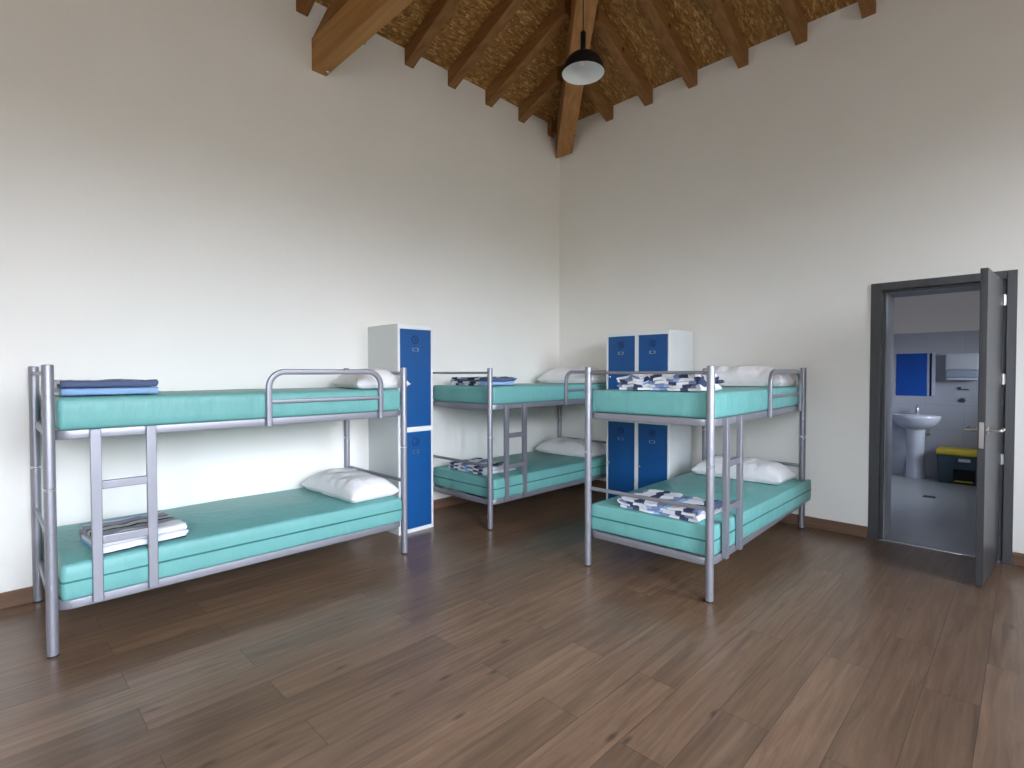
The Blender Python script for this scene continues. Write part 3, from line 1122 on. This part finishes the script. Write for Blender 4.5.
# ------------------------------------------------------------------ pillows
def pillow_mesh(lx, ly, h, seed, pinch=0.06):
    nu, nv = 64, 36
    bm = bmesh.new()
    top, bot = [], []
    for i in range(nu + 1):
        rt_, rb_ = [], []
        for j in range(nv + 1):
            u, v = -1 + 2 * i / nu, -1 + 2 * j / nv
            ex = 1 - pinch * (1 - (v * v)) ** 1.0 * u * u
            ey = 1 - pinch * 1.5 * (1 - (u * u)) ** 1.0 * v * v
            x, y = u * lx / 2 * ex, v * ly / 2 * ey
            prof_ = max(0.0, (1 - abs(u) ** 4.5)) ** 0.55 * max(0.0, (1 - abs(v) ** 3.0)) ** 0.55
            nz = noise.noise(Vector((x * 7 + seed, y * 7, seed))) * 0.16 + noise.noise(Vector((x * 17 + seed, y * 17, 2 * seed))) * 0.09 + noise.noise(Vector((x * 36, y * 36, seed))) * 0.04
            zz = h * prof_ * (1 + nz)
            edge = 0.030 * h / 0.13
            rt_.append(bm.verts.new((x, y, edge + zz * 0.82)))
            rb_.append(bm.verts.new((x, y, max(0.0, edge - 0.22 * h * min(1, prof_ * 3)) - 0.0005)))
        top.append(rt_)
        bot.append(rb_)
    for i in range(nu):
        for j in range(nv):
            bm.faces.new((top[i][j], top[i + 1][j], top[i + 1][j + 1], top[i][j + 1]))
            bm.faces.new((bot[i][j], bot[i][j + 1], bot[i + 1][j + 1], bot[i + 1][j]))
    for i in range(nu):
        bm.faces.new((top[i][0], bot[i][0], bot[i + 1][0], top[i + 1][0]))
        bm.faces.new((top[i][nv], top[i + 1][nv], bot[i + 1][nv], bot[i][nv]))
    for j in range(nv):
        bm.faces.new((top[0][j], top[0][j + 1], bot[0][j + 1], bot[0][j]))
        bm.faces.new((top[nu][j], bot[nu][j], bot[nu][j + 1], top[nu][j + 1]))
    return bm


UPZ, LOZ = 1.123 + 0.162 + 0.005, 0.263 + 0.187 + 0.005
PILLOWS = [
    # bed, local x, y, z, length, width, height, turn, label
    (0, 2.015, 0.40, UPZ, 0.66, 0.43, 0.145, 78, 'white pillow on the upper bunk of the left bed, poking out under its end rail'),
    (0, 1.835, 0.43, LOZ, 0.80, 0.42, 0.15, 92, 'white pillow on the lower bunk of the left bed'),
    (1, 1.75, 0.42, UPZ, 0.78, 0.42, 0.17, 95, 'white pillow on the upper bunk of the corner bed'),
    (1, 1.72, 0.43, LOZ, 0.80, 0.42, 0.16, 90, 'white pillow on the lower bunk of the corner bed'),
    (2, 1.80, 0.44, UPZ, 0.80, 0.42, 0.17, 91, 'white pillow on the upper bunk of the bed nearest the doorway'),
    (2, 1.80, 0.43, LOZ, 0.80, 0.42, 0.16, 88, 'white pillow on the lower bunk of the bed nearest the doorway'),
]
for k, (b, x, y, z, lx, ly, h, a, lab) in enumerate(PILLOWS):
    o = obj('pillow', pillow_mesh(lx, ly, h, 3.7 * k + 1.1), M['pillow'], smooth=75)
    o.location = on_bed(b, x, y, z)
    o.rotation_euler = (0, 0, math.radians(a) + BEDS[b][1])
    if k == 0:                       # the end rail of the bed presses into this pillow
        ra = math.radians(a)
        for v in o.data.vertices:
            dx = abs(x + v.co.x * math.cos(ra) - v.co.y * math.sin(ra) - BL)
            v.co.z = min(v.co.z, 1.396 - UPZ + max(0.0, dx - 0.014) * 1.3)
    tag(o, lab, 'pillow', 'white pillows')


# ------------------------------------------------------------------ folded blankets
def blanket_mesh(w, ln, layers, t, amp, seed, rag):
    """cloth folded in a zigzag: folds face local -y (front) and +y, the cloth runs on along x"""
    path = []
    s = 0.0
    gap = t * 1.04
    r = gap / 2
    prev = None
    for k in range(layers):
        z = t / 2 + k * gap
        f = -1 if k % 2 == 0 else 1            # even layers run towards the front (-y)
        ya, yb = (w / 2, -w / 2) if f < 0 else (-w / 2, w / 2)
        ins = 0.012 * abs(noise.noise(Vector((k * 3.3, seed, 0))))
        n = 16
        ya2, yb2 = ya + (-1 if ya > 0 else 1) * (r + ins), yb + (-1 if yb > 0 else 1) * (r + ins)
        for j in range(n + 1):
            path.append((ya2 + (yb2 - ya2) * j / n, z, k))
        if k < layers - 1:
            sg = -1 if yb < 0 else 1
            for j in range(1, 6):
                a = -PI / 2 + PI * j / 6
                path.append((yb2 + sg * r * math.cos(a), z + r + r * math.sin(a), k + j / 6))
    nx = 26
    bm = bmesh.new()
    uvl = bm.loops.layers.uv.new('UVMap')
    hh = t * 0.44
    topz = t / 2 + (layers - 1) * gap
    S = [0.0]
    for a, b_ in zip(path, path[1:]):
        S.append(S[-1] + math.hypot(b_[0] - a[0], b_[1] - a[1]))
    grid = {}
    m = len(path)
    for i in range(m):
        a, b_ = path[max(0, i - 1)], path[min(m - 1, i + 1)]
        ty, tz = b_[0] - a[0], b_[1] - a[1]
        L_ = math.hypot(ty, tz) or 1
        ny, nz_ = -tz / L_, ty / L_
        for sd in (0, 1):
            o_ = hh if sd else -hh
            for j in range(nx + 1):
                u = j / nx
                shift = rag * noise.noise(Vector((path[i][2] * 1.7, seed, 3))) * (2 * u - 1 + 0.6)
                x = (u - 0.5) * ln + shift + rag * 0.6 * noise.noise(Vector((path[i][0] * 9, u * 2, seed)))
                y = path[i][0] + ny * o_
                z = path[i][1] + nz_ * o_
                lift = z / (topz + t)
                z += amp * lift * (noise.noise(Vector((x * 9 + seed, y * 9, 1))) + 0.5 * noise.noise(Vector((x * 21, y * 21, seed))))
                y += amp * 0.8 * noise.noise(Vector((x * 8 + seed * 2, path[i][2] * 2, 7)))
                grid[i, sd, j] = bm.verts.new((x, y, max(0.0005, z)))

    def face(vs, ss):
        f = bm.faces.new(vs)
        for lp, q in zip(f.loops, ss):
            lp[uvl].uv = q
    for i in range(m - 1):
        for j in range(nx):
            for sd in (0, 1):
                q = [(i, j), (i + 1, j), (i + 1, j + 1), (i, j + 1)]
                if sd:
                    q.reverse()
                face([grid[a, sd, c] for a, c in q], [(S[a], c / nx * ln) for a, c in q])
        for j in (0, nx):
            face([grid[i, 0, j], grid[i, 1, j], grid[i + 1, 1, j], grid[i + 1, 0, j]], [(S[i], 0), (S[i], 0), (S[i + 1], 0), (S[i + 1], 0)])
    for i in (0, m - 1):
        for j in range(nx):
            face([grid[i, 0, j], grid[i, 0, j + 1], grid[i, 1, j + 1], grid[i, 1, j]], [(S[i], 0)] * 4)
    return bm


# zigzag of four layers of width w: the front folds sit at about w and 3w of cloth
CHECK = stripe_mat('blue_white_check_blanket', [(0.10, WHITE), (0.15, MIST), (0.20, INK), (0.31, WHITE), (0.35, LIGHT), (0.41, MIST), (0.50, WHITE), (0.56, INK)], wob=0.09)
B1U = stripe_mat('blue_grey_stripe_blanket', [(0.26, WHITE), (0.42, PALE), (0.60, GREY), (0.85, WHITE), (1.065, SLATE), (1.19, WHITE), (1.20, GREY), (1.28, WHITE), (2.0, GREY)])
B1L = stripe_mat('white_grey_stripe_blanket', [(0.30, LIGHT), (0.424, NAVY), (0.80, WHITE), (1.22, GREY), (1.45, WHITE), (1.53, GREY), (1.55, NAVY), (1.61, BEIGE), (1.64, SLATE), (1.70, GREY), (1.73, WHITE), (1.82, LIGHT), (3.0, WHITE)])
B2U = stripe_mat('navy_check_blanket', [(0.06, WHITE), (0.12, NAVY), (0.20, GREY), (0.26, WHITE), (0.33, NAVY), (0.40, WHITE), (0.53, LIGHT), (0.62, LIGHT), (0.70, WHITE), (0.78, NAVY), (0.88, WHITE), (0.96, NAVY), (1.05, WHITE), (1.12, GREY), (1.5, SLATE), (1.72, SLATE), (1.80, WHITE), (1.9, NAVY), (2.0, GREY), (2.06, WHITE), (2.14, NAVY), (2.6, WHITE)])
BLANKETS = [
    # bed, x, y, z, fold width, length, layers, sheet, amp, ragged, turn, material, label
    (0, 0.275, 0.335, UPZ, 0.34, 0.43, 4, 0.0195, 0.010, 0.008, 1, B1U, 'folded blanket with slate and light blue edges on the upper bunk of the left bed'),
    (0, 0.375, 0.240, LOZ, 0.44, 0.40, 4, 0.020, 0.012, 0.012, 6, B1L, 'folded white and grey striped blanket on the lower bunk of the left bed'),
    (1, 0.29, 0.42, UPZ, 0.54, 0.36, 4, 0.0185, 0.014, 0.03, 0, B2U, 'folded navy checked blanket on the upper bunk of the corner bed'),
    (1, 0.27, 0.42, LOZ, 0.56, 0.38, 4, 0.0165, 0.016, 0.03, 0, CHECK, 'folded checked blanket on the lower bunk of the corner bed, behind the ladder'),
    (2, 0.225, 0.385, UPZ, 0.60, 0.30, 5, 0.0180, 0.055, 0.05, -2, CHECK, 'rumpled checked blanket on the upper bunk of the bed nearest the doorway'),
    (2, 0.275, 0.385, LOZ, 0.58, 0.42, 4, 0.0165, 0.020, 0.04, -3, CHECK, 'folded checked blanket on the lower bunk of the bed nearest the doorway'),
]
for k, (b, x, y, z, w, ln, n, t, amp, rag, a, m, lab) in enumerate(BLANKETS):
    o = obj('blanket', blanket_mesh(w, ln, n, t, amp, 2.3 * k + 0.7, rag), m, smooth=60)
    o.location = on_bed(b, x, y, z)
    o.rotation_euler = (0, 0, math.radians(a) + BEDS[b][1])
    tag(o, lab, 'blanket', 'folded striped blankets')

# ------------------------------------------------------------------ lockers
KW, KD, KH = 0.369, 0.497, 1.836


def make_locker():
    t = thing('locker', 'locker', 'locker', group='grey lockers with blue doors')
    bm = bmesh.new()
    e_ = 0.012
    add_box(bm, 0, e_, 0.016, KD, 0, KH)
    add_box(bm, KW - e_, KW, 0.016, KD, 0, KH)
    add_box(bm, e_, KW - e_, 0.016, KD, KH - e_, KH)
    add_box(bm, e_, KW - e_, KD - e_, KD, 0, KH - e_)
    add_box(bm, e_, KW - e_, 0.03, KD - e_, 0.02, 0.032)
    add_box(bm, e_, KW - e_, 0.03, KD - e_, 0.905, 0.917)
    obj('body', bm, M['locker'], t)
    bm = bmesh.new()
    f = 0.020
    add_box(bm, 0, f, 0, 0.016, 0, KH, bev=0.002)
    add_box(bm, KW - f, KW, 0, 0.016, 0, KH, bev=0.002)
    add_box(bm, f, KW - f, 0, 0.016, KH - 0.042, KH, bev=0.002)
    add_box(bm, f, KW - f, 0, 0.016, 0.889, 0.933, bev=0.002)
    add_box(bm, f, KW - f, 0, 0.016, 0, 0.032, bev=0.002)
    obj('front_frame', bm, M['locker_trim'], t)
    for z0, z1, zl in ((0.034, 0.887, 0.447), (0.935, KH - 0.044, 1.364)):
        d = obj('locker_door', box(f + 0.002, KW - f - 0.002, 0.003, 0.018, z0, z1, bev=0.002), M['blue'], t)
        xc = KW / 2 - 0.004
        ze = z1 - 0.088
        ring = [(xc + 0.033 * math.cos(2 * PI * k / 24), 0.0025, ze + 0.033 * math.sin(2 * PI * k / 24)) for k in range(24)]
        bm = sweep(ring, circle(0.0055, 8), up=(0, 1, 0), closed=True)
        add_lathe(bm, [(0.014, 0.0), (0.014, 0.003), (0.010, 0.005)], 6, axis='y', at=(xc, 0.004, ze))
        obj('round_emblem', bm, M['blue_dark'], d, smooth=50)
        zt = z1 - 0.176
        bm = bmesh.new()
        for a, b_, c, dd in ((-0.032, -0.024, -0.014, 0.014), (0.024, 0.032, -0.014, 0.014), (-0.024, 0.024, -0.014, -0.011), (-0.024, 0.024, 0.011, 0.014)):
            add_box(bm, xc + a, xc + b_, -0.001, 0.0035, zt + c, zt + dd)
        obj('card_holder', bm, M['chrome'], d)
        bm = lathe([(0.014, 0.004), (0.014, -0.012), (0.010, -0.016)], 20, axis='y', at=(f + 0.022, 0, zl))
        for v in bm.verts:
            v.co.y = -v.co.y if v.co.y > 0.004 else v.co.y
        obj('lock', bm, M['metal_bright'], d)
    return t


LOCKERS = [((2.512, 3.861), 0.0, 'single tall grey locker with blue doors against the left wall'),
           ((4.743, 3.253), -PI / 2, 'left grey locker with dark blue doors of the pair on the right wall'),
           ((4.743, 2.8825), -PI / 2, 'right grey locker with dark blue doors of the pair on the right wall')]
lk = make_locker()
for k, (p, r, lab) in enumerate(LOCKERS):
    o = lk if k == 0 else copy_tree(lk)
    o.location = (*p, 0)
    o.rotation_euler = (0, 0, r)
    o['label'] = lab
